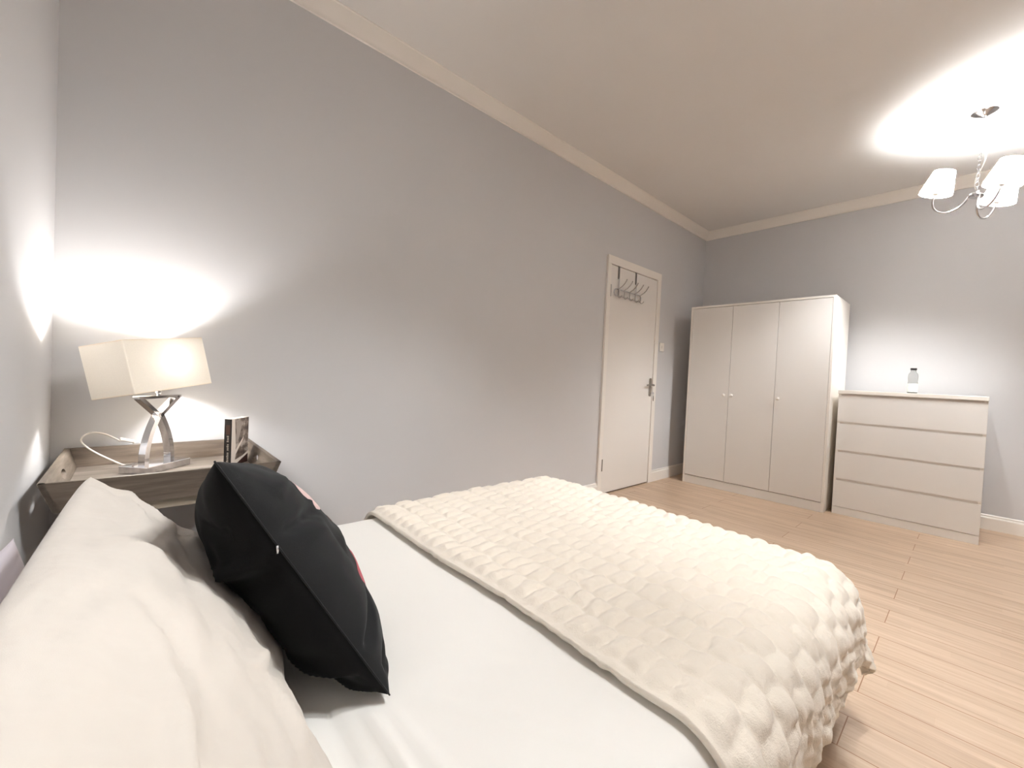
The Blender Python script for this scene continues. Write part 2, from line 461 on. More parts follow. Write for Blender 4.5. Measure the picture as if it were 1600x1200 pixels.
# ------------------------------------------------------------------ bottle on the chest
bt = thing('plastic_bottle', 'small clear bottle with a black cap and white label on the chest of drawers', 'bottle', (4.60, -1.808, 1.0))
M = Mat('clear_plastic', (0.93, 0.94, 0.94, 1), 0.12); M.b.inputs['Transmission Weight'].default_value = 0.85; M.b.inputs['IOR'].default_value = 1.2
bm = bmesh.new()
add_lathe(bm, [(0.026, 0), (0.029, 0.004), (0.029, 0.075), (0.0265, 0.090), (0.0285, 0.105), (0.029, 0.130), (0.026, 0.146), (0.017, 0.160), (0.0155, 0.166), (0.0155, 0.178), (0.0135, 0.178), (0.0135, 0.164), (0.024, 0.143), (0.027, 0.128), (0.0265, 0.106), (0.0245, 0.090), (0.027, 0.074), (0.027, 0.006), (0.02, 0.004)], 32)
obj('bottle_body', bm, M.m, bt, smooth=True, auto=60)
bm = bmesh.new(); add_lathe(bm, [(0.0185, 0.176), (0.019, 0.178), (0.019, 0.188), (0.018, 0.190)], 28); obj('cap', bm, paint('black_plastic', (20, 18, 17), 0.4), bt, smooth=True, auto=40, label='black screw cap')
bm = bmesh.new(); add_lathe(bm, [(0.0294, 0.008), (0.0297, 0.009), (0.0297, 0.072), (0.0294, 0.073)], 32, cap=False)
LM = Mat('bottle_label_paper', lin((238, 240, 232)), 0.5)
v = LM.co((60, 60, 300)); LM.l(LM.ramp(LM.noise(v, 1.0, 2), [(0.60, lin((240, 241, 234))), (0.66, lin((190, 198, 186)))]), LM.b.inputs['Base Color'])
obj('bottle_label', bm, LM.m, bt, smooth=True, label='white paper label')

# ------------------------------------------------------------------ nightstand (butler tray on a stand)
TW = wood('weathered_grey_oak', (64, 54, 46), (92, 80, 69), (116, 103, 90), 'x')
TWy = wood('weathered_grey_oak_side', (78, 69, 61), (108, 98, 88), (134, 124, 114), 'y')
TWf = wood('weathered_grey_oak_base', (88, 80, 73), (118, 109, 101), (144, 136, 128), 'x')
ns = thing('bedside_tray_table', 'weathered grey oak bedside table with a raised flared tray top', 'bedside table', (0.31, -0.31, 0))
NX, NY = 0.31, -0.31
def P(x, y, z): return (x-NX, y-NY, z)
# rim rectangle top z=.675, bottom inner rectangle z=.592
rx0, rx1, ry0, ry1, rz = 0.036, 0.582, -0.578, -0.020, 0.675
bx0, bx1, by0, by1, bz = 0.062, 0.557, -0.552, -0.046, 0.590
th = 0.013
def panel(name, a, b, c, d, inward, mat):
    """a,b bottom edge; c,d top edge (c above b)"""
    e = Vector((0.0012, 0, 0)); a, b, c, d = Vector(a)+e, Vector(b)-e, Vector(c)-e, Vector(d)+e
    bm = bmesh.new(); add_poly(bm, [a, b, c, d], Vector(inward)*th); return obj(name, bm, mat, ns)
panel('tray_side', P(bx0, by0, bz), P(bx1, by0, bz), P(rx1, ry0, rz), P(rx0, ry0, rz), (0, 1, 0), TW)
panel('tray_side', P(bx0, by1, bz), P(bx1, by1, bz), P(rx1, ry1, rz), P(rx0, ry1, rz), (0, -1, 0), TW)
def end_panel(xb, xt, inward, hole=True):
    bm = bmesh.new(); inw = Vector(inward)*th
    # ring with an oval hand hole built from a quad grid around an ellipse
    def pt(s, t):  # s 0..1 along y, t 0..1 up
        ya = by0 + (by1-by0)*s; yb = ry0 + (ry1-ry0)*s
        return Vector(P(xb+(xt-xb)*t, ya+(yb-ya)*t, bz+(rz-bz)*t))
    N = 32; outer = []; inner = []
    for k in range(N):
        a = 2*PI*(k+0.5)/N
        cx, cz_ = math.cos(a), math.sin(a)
        m = max(abs(cx), abs(cz_)); outer.append((0.5+0.5*cx/m, 0.5+0.5*cz_/m))
        inner.append((0.5+0.075*cx, 0.60+0.16*cz_))
    for off in (Vector((0, 0, 0)), inw):
        O = [bm.verts.new(pt(*q)+off) for q in outer]; I = [bm.verts.new(pt(*q)+off) for q in inner]
        for k in range(N): bm.faces.new((O[k], O[(k+1) % N], I[(k+1) % N], I[k]))
        if off.length == 0: O0, I0 = O, I
    for k in range(N):
        bm.faces.new((O0[k], O0[(k+1) % N], O[(k+1) % N], O[k])); bm.faces.new((I0[k], I0[(k+1) % N], I[(k+1) % N], I[k]))
    # square off the four corners
    for (s, t) in ((0, 0), (1, 0), (1, 1), (0, 1)):
        k = min(range(N), key=lambda i: (outer[i][0]-s)**2+(outer[i][1]-t)**2)
        O0[k].co = pt(s, t); O[k].co = pt(s, t)+inw
    obj('tray_end', bm, TWy, ns, label='flared tray end with an oval hand hole')
end_panel(bx1, rx1, (-1, 0, 0)); end_panel(bx0, rx0, (1, 0, 0))
bm = bmesh.new(); add_box(bm, P(bx0+0.008, by0+0.008, 0.592), P(bx1-0.008, by1-0.008, 0.612)); obj('tray_floor', bm, TWf, ns)
LEGM = wood('weathered_oak_leg', (66, 58, 51), (94, 84, 75), (116, 106, 96), 'z')
RAIL = wood('pale_oak_rail', (120, 110, 96), (146, 135, 119), (164, 153, 138), 'x')
for ya in (-0.535, -0.085):
    bm = bmesh.new(); add_box(bm, P(0.09, ya, 0.560), P(0.525, ya+0.022, 0.5915), 0.002)
    obj('stand_rail', bm, RAIL, ns, label='paler oak rail under the tray')
for sx in (0.085, 0.487):
    for sy in (-0.538, -0.100):
        bm = bmesh.new(); add_box(bm, P(sx, sy, 0), P(sx+0.042, sy+0.042, 0.5915), 0.003); obj('leg', bm, LEGM, ns)
bm = bmesh.new(); add_box(bm, P(0.09, -0.535, 0.14), P(0.525, -0.065, 0.158), 0.002); obj('low_shelf', bm, TWf, ns)

# ------------------------------------------------------------------ table lamp
TZ = 0.6126
lamp = thing('table_lamp', 'chrome lamp with crossed curved legs and tilted cream box shade on the tray table', 'table lamp', (0.275, -0.20, TZ), (0, 0, math.radians(45)))
bm = bmesh.new(); add_box(bm, (-0.088, -0.050, 0), (0.088, 0.050, 0.024), 0.0015); obj('lamp_base', bm, CHROME, lamp)
zc, zt = 0.803-TZ, 0.866-TZ; z0 = 0.0235
def arm_curve(s):
    pts = [(s*0.050, 0, z0), (s*0.051, 0, z0+0.03)]
    for k in range(1, 13):
        t = k/12; a = t*PI/2
        pts.append((s*0.050*(math.cos(a*0.98))**0.9, 0, z0+0.03+(zc-z0-0.03)*(math.sin(a))**0.75*(0.35+0.65*t)**0.3))
    return pts
bm = bmesh.new()
for s in (1, -1):
    low = []
    for k in range(15):
        t = k/14
        low.append((s*(0.050*(1-t**2.0) + 0.003*t), 0, z0 + (zc-z0)*t))
    add_bar(bm, low + [(-s*0.004, 0, zc+0.003)], (0, 1, 0), 0.026 if s == 1 else 0.024, 0.016)
    add_bar(bm, [(-s*0.0, 0, zc-0.004), (-s*0.012, 0, zc+0.008), (-s*0.074, 0, zt-0.001)], (0, 1, 0), 0.024 if s == 1 else 0.026, 0.012)
add_bar(bm, [(-0.082, 0, zt+0.001), (0.082, 0, zt+0.001)], (0, 1, 0), 0.026, 0.009)
obj('lamp_frame', bm, CHROME, lamp)
bm = bmesh.new(); add_lathe(bm, [(0.006, zt+0.004), (0.006, zt+0.012), (0.009, zt+0.014), (0.009, zt+0.022), (0.014, zt+0.026), (0.016, zt+0.032), (0.016, zt+0.090), (0.013, zt+0.094)], 20)
obj('lamp_holder', bm, CHROME, lamp, smooth=True, auto=40)
BZ = zt+0.122
bm = bmesh.new(); bmesh.ops.create_icosphere(bm, subdivisions=3, radius=0.027); bmesh.ops.translate(bm, vec=(0, 0, BZ), verts=bm.verts)
obj('lamp_bulb', bm, emit('bedside_bulb_glow', LAMP_C, LAMP_L), lamp, smooth=True)
# shade: open box, tilted
SHW, SHD, SHH = 0.280, 0.172, 0.170
sh_world = Matrix.Translation((0.253, -0.205, 0.972)) @ (Euler((0, 0, 0.679)).to_matrix() @ Matrix.Rotation(-0.116, 3, 'Y') @ Matrix.Rotation(-0.164, 3, 'X')).to_4x4()
lamp_m = Matrix.Translation((0.275, -0.20, TZ)) @ Matrix.Rotation(math.radians(45), 4, 'Z')
rel = lamp_m.inverted() @ sh_world
bm = bmesh.new()
def ring_pts(w_, d_, r, z, n=4):
    out = []
    for (sx, sy, a0) in ((1, 1, 0), (-1, 1, 90), (-1, -1, 180), (1, -1, 270)):
        for k in range(n+1):
            a = math.radians(a0+90*k/n); out.append(Vector((sx*(w_/2-r)+r*math.cos(a), sy*(d_/2-r)+r*math.sin(a), z)))
    return out
zz = [-SHH/2, -SHH/2+0.004, -SHH/4, 0, SHH/4, SHH/2-0.004, SHH/2]
rings = [[bm.verts.new(p) for p in ring_pts(SHW, SHD, 0.0035, z)] for z in zz]
n_ = len(rings[0])
for A, B in zip(rings, rings[1:]):
    for k in range(n_): bm.faces.new((A[k], A[(k+1) % n_], B[(k+1) % n_], B[k]))
bmesh.ops.transform(bm, matrix=rel, verts=bm.verts)
shade = obj('lamp_shade', bm, shade_mat('cream_lamp_shade', (238, 231, 219), 0.020), lamp, smooth=True, auto=35, label='tilted cream fabric box shade')
bm = bmesh.new()
for z in (-SHH/2, SHH/2):
    add_tube(bm, ring_pts(SHW-0.002, SHD-0.002, 0.004, z), 0.0016, 6, closed=True)
for a in (0, 1, 2):
    ang = a*2*PI/3
bm2 = bmesh.new()
bmesh.ops.transform(bm, matrix=rel, verts=bm.verts); merge(bm2, bm)
obj('shade_rim', bm2, shade_mat('cream_rim_tape', (236, 224, 206), 0.2), shade, smooth=True)
bm = bmesh.new()
cz_ = -SHH/2+0.012
for q in ((SHW/2-0.002, 0, cz_), (-SHW/2+0.002, 0, cz_), (0, SHD/2-0.002, cz_), (0, -SHD/2+0.002, cz_)):
    add_tube(bm, [rel @ Vector(q), rel @ Vector((q[0]*0.12, q[1]*0.18, cz_-0.0))], 0.0015, 6)
add_tube(bm, [rel @ Vector((0.018*math.cos(k*PI/8), 0.018*math.sin(k*PI/8), cz_)) for k in range(16)], 0.002, 6, closed=True)
obj('shade_carrier', bm, STEEL, shade, smooth=True)
# cable and inline switch
WPL = paint('white_flex', (236, 232, 226), 0.45, 0.02)
cab = [(0.212, -0.190, 0.624), (0.185, -0.155, 0.628), (0.150, -0.120, 0.645), (0.118, -0.098, 0.665), (0.094, -0.090, 0.686), (0.080, -0.088, 0.708), (0.088, -0.080, 0.726), (0.110, -0.066, 0.732), (0.138, -0.050, 0.722), (0.160, -0.038, 0.706), (0.178, -0.032, 0.692)]
def smooth_path(p, n=6):
    p = [Vector(q) for q in p]; out = []
    for i in range(len(p)-1):
        a, b, c, d = p[max(i-1, 0)], p[i], p[i+1], p[min(i+2, len(p)-1)]
        for k in range(n):
            t = k/n; out.append(0.5*((2*b)+(-a+c)*t+(2*a-5*b+4*c-d)*t*t+(-a+3*b-3*c+d)*t**3))
    out.append(p[-1]); return out
inv = lamp_m.inverted()
bm = bmesh.new(); add_tube(bm, [inv @ q for q in smooth_path(cab)], 0.0028, 8)
add_tube(bm, [inv @ q for q in smooth_path([(0.212, -0.022, 0.680), (0.235, -0.012, 0.672), (0.245, -0.008, 0.60), (0.245, -0.008, 0.30), (0.245, -0.008, 0.12)])], 0.0028, 8)
cbl = obj('lamp_cable', bm, WPL, lamp, smooth=True, label='white cable looping off the lamp base')
bm = bmesh.new()
d_ = Vector((0.040, 0.010, -0.014)).normalized(); a_ = Vector((0.176, -0.034, 0.700))
q_ = d_.to_track_quat('X', 'Z').to_matrix().to_4x4()
add_box(bm, (0, -0.009, -0.006), (0.044, 0.009, 0.006), 0.004, 3, inv @ Matrix.Translation(a_) @ q_)
obj('cable_switch', bm, WPL, cbl, smooth=True, auto=40)

# ------------------------------------------------------------------ book
bk = thing('paperback_book', 'upright paperback book with a photo cover at the right end of the tray table', 'book', (0.481, -0.297, TZ), (0, 0, math.radians(50)))
BW, BT, BH = 0.104, 0.026, 0.177
bm = bmesh.new(); add_box(bm, (0.002, 0.001, 0.001), (BW-0.0015, BT-0.001, BH-0.001)); 
PG = Mat('book_pages', lin((236, 226, 212)), 0.8); v = PG.co((1, 900, 1)); PG.bump(PG.noise(v, 3, 1), 0.3, 0.0005)
obj('page_block', bm, PG.m, bk)
COVW = paint('book_cover_white', (226, 216, 206), 0.4, 0.02)
bm = bmesh.new(); add_box(bm, (0, 0, 0), (BW, 0.0008, BH)); add_box(bm, (0, BT-0.0008, 0), (BW, BT, BH))
cov = obj('book_cover', bm, COVW, bk)
SPM = Mat('book_spine_print', lin((22, 18, 16)), 0.4)
bm = bmesh.new(); add_box(bm, (-0.0006, 0, 0), (0.0006, BT, BH)); obj('book_spine', bm, paint('spine_black', (24, 20, 18), 0.4), cov, label='black spine')
PH = Mat('cover_photo', lin((110, 95, 84)), 0.35)
v = PH.co((1, 1, 1)); PH.l(PH.ramp(PH.noise(v, 34, 3, 0.55), [(0.36, lin((62, 50, 44))), (0.5, lin((112, 98, 88))), (0.62, lin((176, 165, 156)))]), PH.b.inputs['Base Color'])
def cover_piece(name, q, mat, lift):
    bm = bmesh.new(); add_poly(bm, [(a*BW, -lift, b*BH) for a, b in q], (0, lift+0.0002, 0)); obj(name, bm, mat, cov)
cover_piece('cover_photo', [(0.18, 0.99), (0.995, 0.995), (0.995, 0.20), (0.20, 0.125), (0.26, 0.40)], PH.m, 0.0003)
cover_piece('cover_stripe', [(0.19, 0.02), (0.17, 0.30), (0.28, 0.36), (0.70, 0.58), (0.68, 0.53), (0.40, 0.34), (0.26, 0.24), (0.22, 0.14)], COVW, 0.0006)
cover_piece('cover_stripe', [(0.05, 0.03), (0.99, 0.245), (0.99, 0.195), (0.16, 0.01)], COVW, 0.0007)
cover_piece('cover_band', [(0.17, 0.004), (0.992, 0.19), (0.992, 0.004)], paint('cover_dark_brown', (52, 30, 26), 0.4), 0.0005)
cover_piece('cover_face', [(0.24, 0.93), (0.42, 0.96), (0.60, 0.90), (0.55, 0.78), (0.48, 0.64), (0.36, 0.50), (0.27, 0.48), (0.24, 0.6), (0.28, 0.7), (0.24, 0.8)], paint('cover_pale_grey', (168, 156, 146), 0.4, 0.02, 200, 0.1), 0.0004)
bm = bmesh.new()
for k in range(16):
    z = 0.018 + k*0.0062
    if k in (6, 11): continue
    add_box(bm, (-0.0009, BT*0.36, z), (-0.0005, BT*(0.58 if k % 3 else 0.64), z+0.0042))
obj('spine_lettering', bm, paint('spine_grey_print', (150, 142, 132), 0.5), cov)
bm = bmesh.new(); add_box(bm, (-0.0008, BT*0.2, 0.120), (-0.0005, BT*0.8, 0.155)); obj('spine_picture', bm, paint('spine_rust', (74, 44, 32), 0.5, 0.02, 100, 0.2), cov)

# ------------------------------------------------------------------ bed
bed = thing('bed', 'double bed with its head against the left wall under white bedding', 'bed', (0.95, -1.26, 0))
def Q(x, y, z): return (x-0.95, y+1.26, z)
bm = bmesh.new(); add_box(bm, Q(0.03, -1.83, 0.09), Q(1.75, -0.66, 0.20), 0.02, 3); obj('bed_base', bm, fabric('grey_divan', (150, 146, 142)), bed, smooth=True, auto=40)
bm = bmesh.new(); add_box(bm, Q(0.025, -1.84, 0.201), Q(1.76, -0.65, 0.410), 0.08, 4); obj('mattress', bm, fabric('mattress_ticking', (232, 230, 226)), bed, smooth=True, auto=40)
for x in (0.12, 1.68):
    for y in (-1.78, -0.72):
        bm = bmesh.new(); add_lathe(bm, [(0.018, 0), (0.026, 0.095)], 16, Q(x, y, 0)); obj('leg', bm, LEGM, bed, smooth=True, auto=40)

TOP = 0.452; BX, BY0, BY1 = 1.822, -0.605, -1.905; RC = 0.02
def drape(s, t, R, off, flare, hem_wave=0.0, seed=0.0):
    """flat cloth point (s,t) laid over the bed: over the top, round the edge, down the side"""
    X1 = BX-R-RC; Y0 = BY0-R-RC; Y1 = BY1+R+RC
    dx = max(0.0, s-X1); iy = min(max(t, Y1), Y0); dy = t-iy
    r = math.hypot(dx, dy); ix = min(s, X1)
    skew = 0.05*(t-BY1)/(BY0-BY1)*sm(0.9, 1.7, s)
    if r <= RC: return Vector((s+skew, t, TOP+off)), Vector((0, 0, 1)), 0.0
    nx, ny = dx/r, dy/r
    ix += nx*RC + skew; iy += ny*RC; r -= RC
    q = R*PI/2
    if r < q:
        a = r/R; out = R*math.sin(a); dn = R*(1-math.cos(a)); n = Vector((nx*math.sin(a), ny*math.sin(a), math.cos(a)))
    else:
        e = r-q; out = R+flare*e; dn = R+e; n = Vector((nx, ny, 0))
        per = (ix if abs(ny) > 0.5 else iy)*1.0 + math.atan2(abs(dy), dx+1e-9)*0.35
        wv = math.sin(per*19+seed)+0.6*math.sin(per*33+1.3+seed*2)
        out += hem_wave*wv*sm(0, 0.22, e)
    return Vector((ix+nx*out, iy+ny*out, TOP-dn)) + n*off, n, max(0.0, r-q*0.5)

# white duvet
def duvet():
    ns_, nt_ = 250, 220
    s0, s1, t0, t1 = 0.03, BX+0.27, BY0+0.30, BY1-0.215
    pts = []
    for i in range(ns_):
        s = s0+(s1-s0)*i/(ns_-1)
        for j in range(nt_):
            t = t0+(t1-t0)*j/(nt_-1)
            p, n, e = drape(s, t, 0.078, 0.0, 0.015 if e_side(t) else 0.03 + 0.12*sm(0.0, 0.06, s-BX+0.05)*sm(0.0, 0.06, BY1+0.05-t), 0.004, 0.4)
            h = 0.0035*noise.noise(Vector((s*4, t*4, 0.3))) + 0.0018*noise.noise(Vector((s*11, t*11, 1.3)))
            # wrinkles fanning out from under the cushion towards the camera side
            for (x0, y0, x1, y1, a, wd) in WR:
                dx, dy = x1-x0, y1-y0; L = math.hypot(dx, dy)
                u = ((s-x0)*dx+(t-y0)*dy)/L/L; d = ((s-x0)*-dy+(t-y0)*dx)/L + 0.010*math.sin(u*5+a*900)
                if -0.1 < u < 1.1 and abs(d) < wd*4:
                    h += a*math.exp(-(d/wd)**2)*sm(-0.1, 0.15, u)*(1-sm(0.7, 1.1, u))
            p = p + n*h
            pts.append(p)
    return pts, ns_, nt_
def e_side(t): return t > -1.0
WR = [(0.50, -1.50, 0.46, -1.85, 0.010, 0.010), (0.53, -1.53, 0.58, -1.90, 0.007, 0.012), (0.42, -1.45, 0.36, -1.80, 0.009, 0.014),
      (0.56, -1.52, 0.82, -1.88, 0.004, 0.014), (0.47, -1.42, 0.42, -1.62, -0.006, 0.012), (0.60, -1.45, 0.80, -1.60, 0.003, 0.02), (0.48, -1.60, 0.52, -1.93, -0.006, 0.012)]
SHEET = fabric('white_cotton', (241, 240, 236), 0.85, 1200, 0.12, 0.1)
pts, a_, b_ = duvet()
dv = grid_obj('duvet', pts, a_, b_, SHEET, None, 0.02)
tag(dv, 'smooth white cotton duvet spread over the bed under the fleece throw', 'duvet')

# cream throw with a raised brick pattern
FUR = Mat('cream_fleece', lin((238, 230, 217)), 0.95)
FUR.b.inputs['Sheen Weight'].default_value = 0.35; FUR.b.inputs['Sheen Roughness'].default_value = 0.5
v = FUR.co(); FUR.bump(FUR.noise(v, 420, 3, 0.6), 0.5, 0.0022); FUR.bump(FUR.noise(FUR.co((1, 1, 1)), 120, 3, 0.6), 0.35, 0.003)
def throw():
    ns_, nt_ = 270, 390
    s0, s1, t0, t1 = 0.865, BX+0.105, BY0+0.17, BY1-0.185
    pts = []
    for i in range(ns_):
        for j in range(nt_):
            s = s0+(s1-s0)*i/(ns_-1); t = t0+(t1-t0)*j/(nt_-1)
            # gentle crookedness of the flat cloth
            jx = 0.010*noise.noise(Vector((t*3.1, 0.7, 2.0))) + 0.004*noise.noise(Vector((t*11, 4.7, 2.0)))
            p, n, e = drape(s+jx*(1-i/(ns_-1)), t, 0.078, 0.030, 0.03 + 0.25*sm(0.0, 0.06, s-BX+0.05)*sm(0.0, 0.06, BY1+0.05-t), 0.005, 1.9)
            u = s/0.080 + 0.16*noise.noise(Vector((s*9, t*12, 5.0))) + 0.10*noise.noise(Vector((s*25, t*25, 5.0))); vv = t/0.0455 + 0.30*noise.noise(Vector((s*8, t*8, 9.0))) + 0.16*noise.noise(Vector((s*24, t*24, 9.0)))
            c = math.floor(u); vv += 0.5*(c % 2)
            fu = 2*(u-c)-1; fv = 2*(vv-math.floor(vv))-1
            puff = (1-abs(fu)**4)*(1-fv*fv)
            edge = min(i/9.0, 1.0)*min(j/4.0, 1.0)*min((ns_-1-i)/4.0, 1.0)*min((nt_-1-j)/4.0, 1.0)
            cellr = noise.cell(Vector((c+0.5, math.floor(vv)+0.5, 0.5)))
            h = (0.0115+0.003*cellr)*(1-0.45*sm(0.0, 0.1, e))*puff*edge + 0.0016*noise.noise(Vector((s*70, t*70, 0))) + 0.004*noise.noise(Vector((s*6, t*6, 3)))
            if e > 0:
                k = sm(0.0, 0.12, e)
                h += k*(0.006 + 0.020*noise.noise(Vector((s*15+4, t*5, 1.0))) + 0.010*noise.noise(Vector((s*34, t*14, 7.0))) + 0.004*noise.noise(Vector((s*60, t*60, 7.0))))
            h -= 0.006*(1-edge)
            pts.append(p+n*max(h, -0.005))
    return pts, ns_, nt_
pts, a_, b_ = throw()
th_o = grid_obj('throw_blanket', pts, a_, b_, FUR.m, None, 0.012)
tag(th_o, 'fluffy cream fleece throw with raised brick pattern over the foot of the bed', 'blanket')

# ------------------------------------------------------------------ pillows and cushion
def pillow_mesh(name, W, H, T, fn, mat, N=90, pinch=0.06, power=(2.2, 0.62), disp=None, sides=(1, -1), parent=None, round_c=0.0):
    """fn(x,y,z)->world; x along W, y along H, z thickness; closed two-sided shell"""
    bm = bmesh.new()
    def prof(a): return max(0.0, 1-abs(a)**power[0])**power[1]
    def pos(u, v_, side):
        uu, vv = u, v_
        x = W/2*uu*(1-pinch*(1-vv*vv)**1.0); y = H/2*vv*(1-pinch*(1-uu*uu)**1.0)
        k = 1-round_c*(u*u*v_*v_)**3; x *= k; y *= k
        z = side*T/2*prof(u)*prof(v_)
        if disp: 
            d = disp(u, v_, side)
            z += d*min(1.0, 3*prof(u)*prof(v_))
        return fn(x, y, z, u, v_)
    def cheb(k):  # denser sampling near the edges
        a = -1+2*k/N; return math.sin(a*PI/2)*0.55+a*0.45
    G = {}
    for side in sides:
        for i in range(N+1):
            for j in range(N+1):
                if side == -1 and len(sides) == 2 and (i in (0, N) or j in (0, N)): G[(side, i, j)] = G[(1, i, j)]; continue
                G[(side, i, j)] = bm.verts.new(pos(cheb(i), cheb(j), side))
    for side in sides:
        for i in range(N):
            for j in range(N):
                f = [G[(side, i, j)], G[(side, i+1, j)], G[(side, i+1, j+1)], G[(side, i, j+1)]]
                bm.faces.new(f if side == 1 else f[::-1])
    return obj(name, bm, mat, parent, smooth=True)

PILM = fabric('white_pillow_cotton', (207, 201, 193), 0.88, 1100, 0.15, 0.15, 0.4)
# leaning pillow: x = along bed width (-y world), y = up the slope, z = outward normal
c0 = Vector((0.258, -1.45, 0.618)); up_ = Vector((-0.260, 0.0, 0.300)).normalized(); al_ = Vector((-0.035, -1, 0)).normalized(); nn_ = al_.cross(up_).normalized()
if nn_.x < 0: nn_ = -nn_
def f1(x, y, z, u, v_):
    p = c0 + al_*x + up_*y + nn_*z
    p += nn_*0.02*(u*u) 
    return p
def d1(u, v_, side):
    if side < 0: return 0
    h = 0.012*noise.noise(Vector((u*2.2, v_*2.2, 0.4))) + 0.006*noise.noise(Vector((u*5, v_*7, 2.4))) + 0.003*noise.noise(Vector((u*14+v_*6, v_*9-u*4, 4.4)))
    for (a, b, c, d, amp, wd) in ((-0.98, 0.9, -0.5, 0.1, 0.008, 0.05), (0.1, 0.75, 0.55, 0.2, -0.006, 0.04), (-0.75, -0.1, -0.2, -0.35, 0.007, 0.04), (0.2, -0.2, 0.6, -0.55, 0.007, 0.05), (0.45, 0.5, 0.9, 0.3, 0.006, 0.05), (-0.9, 0.2, -0.35, 0.35, -0.008, 0.05), (-0.2, 0.9, 0.0, 0.4, 0.006, 0.05), (0.0, -0.6, 0.35, 0.0, 0.007, 0.05), (-0.1, -0.75, 0.30, -0.2, -0.006, 0.04), (-0.8, 0.75, -0.4, 0.6, 0.007, 0.04)):
        dx, dy = c-a, d-b; L = math.hypot(dx, dy); t = ((u-a)*dx+(v_-b)*dy)/L/L; q = ((u-a)*-dy+(v_-b)*dx)/L
        if 0 < t < 1: h += 1.7*amp*math.exp(-(q/wd)**2)*math.sin(PI*t)
    return h
pl = pillow_mesh('pillow', 0.82, 0.42, 0.14, f1, PILM, 90, 0.05, (2.4, 0.6), disp=d1, round_c=0.05)
tag(pl, 'large white pillow leaning on the head wall in the foreground with the cushion against it', 'pillow')
PIL2 = fabric('lilac_white_cotton', (222, 215, 224), 0.88, 1100, 0.15, 0.15, 0.1)
c2 = Vector((0.056, -1.35, 0.572)); up2 = Vector((-0.06, 0, 1)).normalized(); n2 = Vector((1, 0, 0.06)).normalized()
def f2(x, y, z, u, v_): return c2 + al_*x + up2*y + n2*z
pl2 = pillow_mesh('pillow', 0.66, 0.215, 0.095, f2, PIL2, 40, 0.03, (2.6, 0.6))
tag(pl2, 'lilac white pillow tucked low between the wall and the leaning pillow at the left edge', 'pillow')

# black velvet cushion
A_ = Vector((0.292, -1.45, 0.868)); B_ = Vector((0.532, -1.502, 0.466))
ev = (A_-B_).normalized(); eu = Vector((0.115, 0.965, -0.215)).normalized(); en = eu.cross(ev).normalized()
if en.x < 0: en = -en
CH = (A_-B_).length; CWd = 0.44
cc = (A_+B_)/2 + eu*CWd/2
def f3(x, y, z, u, v_):
    p = cc + eu*x + ev*y + en*z
    # where the cushion rests against the leaning pillow it follows the pillow's surface
    q = p - c0; pu, pv = q.dot(al_)/0.41, q.dot(up_)/0.21; pz = q.dot(nn_) - 0.02*pu*pu
    if abs(pu) < 1 and abs(pv) < 1:
        g = lambda a: max(0.0, 1-abs(a)**2.4)**0.6
        fr = 0.07*g(pu)*g(pv) + d1(pu, pv, 1)*min(1.0, 3*g(pu)*g(pv)) + 0.004
        if -0.09 < pz < fr: p = p + nn_*(fr-pz)
    # and flattens where it stands on the duvet
    if p.z < 0.461: p.z = 0.461 - 0.02*(0.461-p.z)*0
    return p
def d3(u, v_, side):
    h = 0.006*noise.noise(Vector((u*2.5, v_*2.5, 3.4+side))) + 0.003*noise.noise(Vector((u*6, v_*6, 1.4+side)))
    folds = ((-1.0, 0.42, -0.1, 0.30, -0.014, 0.05), (-1.0, 0.30, -0.5, 0.1, 0.006, 0.06), (-1.0, -0.62, -0.3, -0.35, -0.014, 0.05), (-0.95, -0.85, -0.55, -0.75, -0.008, 0.03), (-0.9, -0.92, -0.6, -0.95, 0.006, 0.03), (-0.9, 0.65, -0.2, 0.75, 0.006, 0.05), (-0.6, 0.0, 0.2, 0.15, 0.004, 0.08))
    for (a, b, c, d, amp, wd) in folds:
        if side < 0: b, d = b-0.06, d+0.10
        dx, dy = c-a, d-b; L = math.hypot(dx, dy); t = ((u-a)*dx+(v_-b)*dy)/L/L; q = ((u-a)*-dy+(v_-b)*dx)/L
        if 0 < t < 1: h += 1.35*amp*math.exp(-(q/wd)**2)*math.sin(PI*min(1, t+0.25))
    return h
def velvet(name, rgb, sheen):
    M = Mat(name, lin(rgb), 0.9)
    M.b.inputs['Specular IOR Level'].default_value = 0.2
    M.b.inputs['Sheen Weight'].default_value = sheen; M.b.inputs['Sheen Roughness'].default_value = 0.35; M.b.inputs['Sheen Tint'].default_value = (0.45, 0.48, 0.5, 1)
    v = M.co(); M.bump(M.noise(v, 700, 2), 0.3, 0.001)
    # printed petals on the front, placed in the cushion's own plane
    return M
VEL = velvet('charcoal_velvet', (27, 28, 29), 0.22)
cu = thing('cushion', 'black velvet cushion with a flower print front propped on edge against the white pillow', 'cushion', tuple(B_))
def f3l(x, y, z, u, v_): return f3(x, y, z, u, v_) - B_
VELB = velvet('shaded_backing_velvet', (6, 6, 7), 0.03)  # cushion back: its unlit look is put into this blacker colour
pillow_mesh('cushion_front', CWd, CH, 0.19, f3l, VEL.m, 90, 0.045, (2.3, 0.52), disp=d3, sides=(1,), parent=cu)['label'] = 'charcoal velvet front'
pillow_mesh('cushion_back', CWd, CH, 0.19, f3l, VELB.m, 90, 0.045, (2.3, 0.52), disp=d3, sides=(-1,), parent=cu)['label'] = 'plain velvet back with its shade put into the colour'
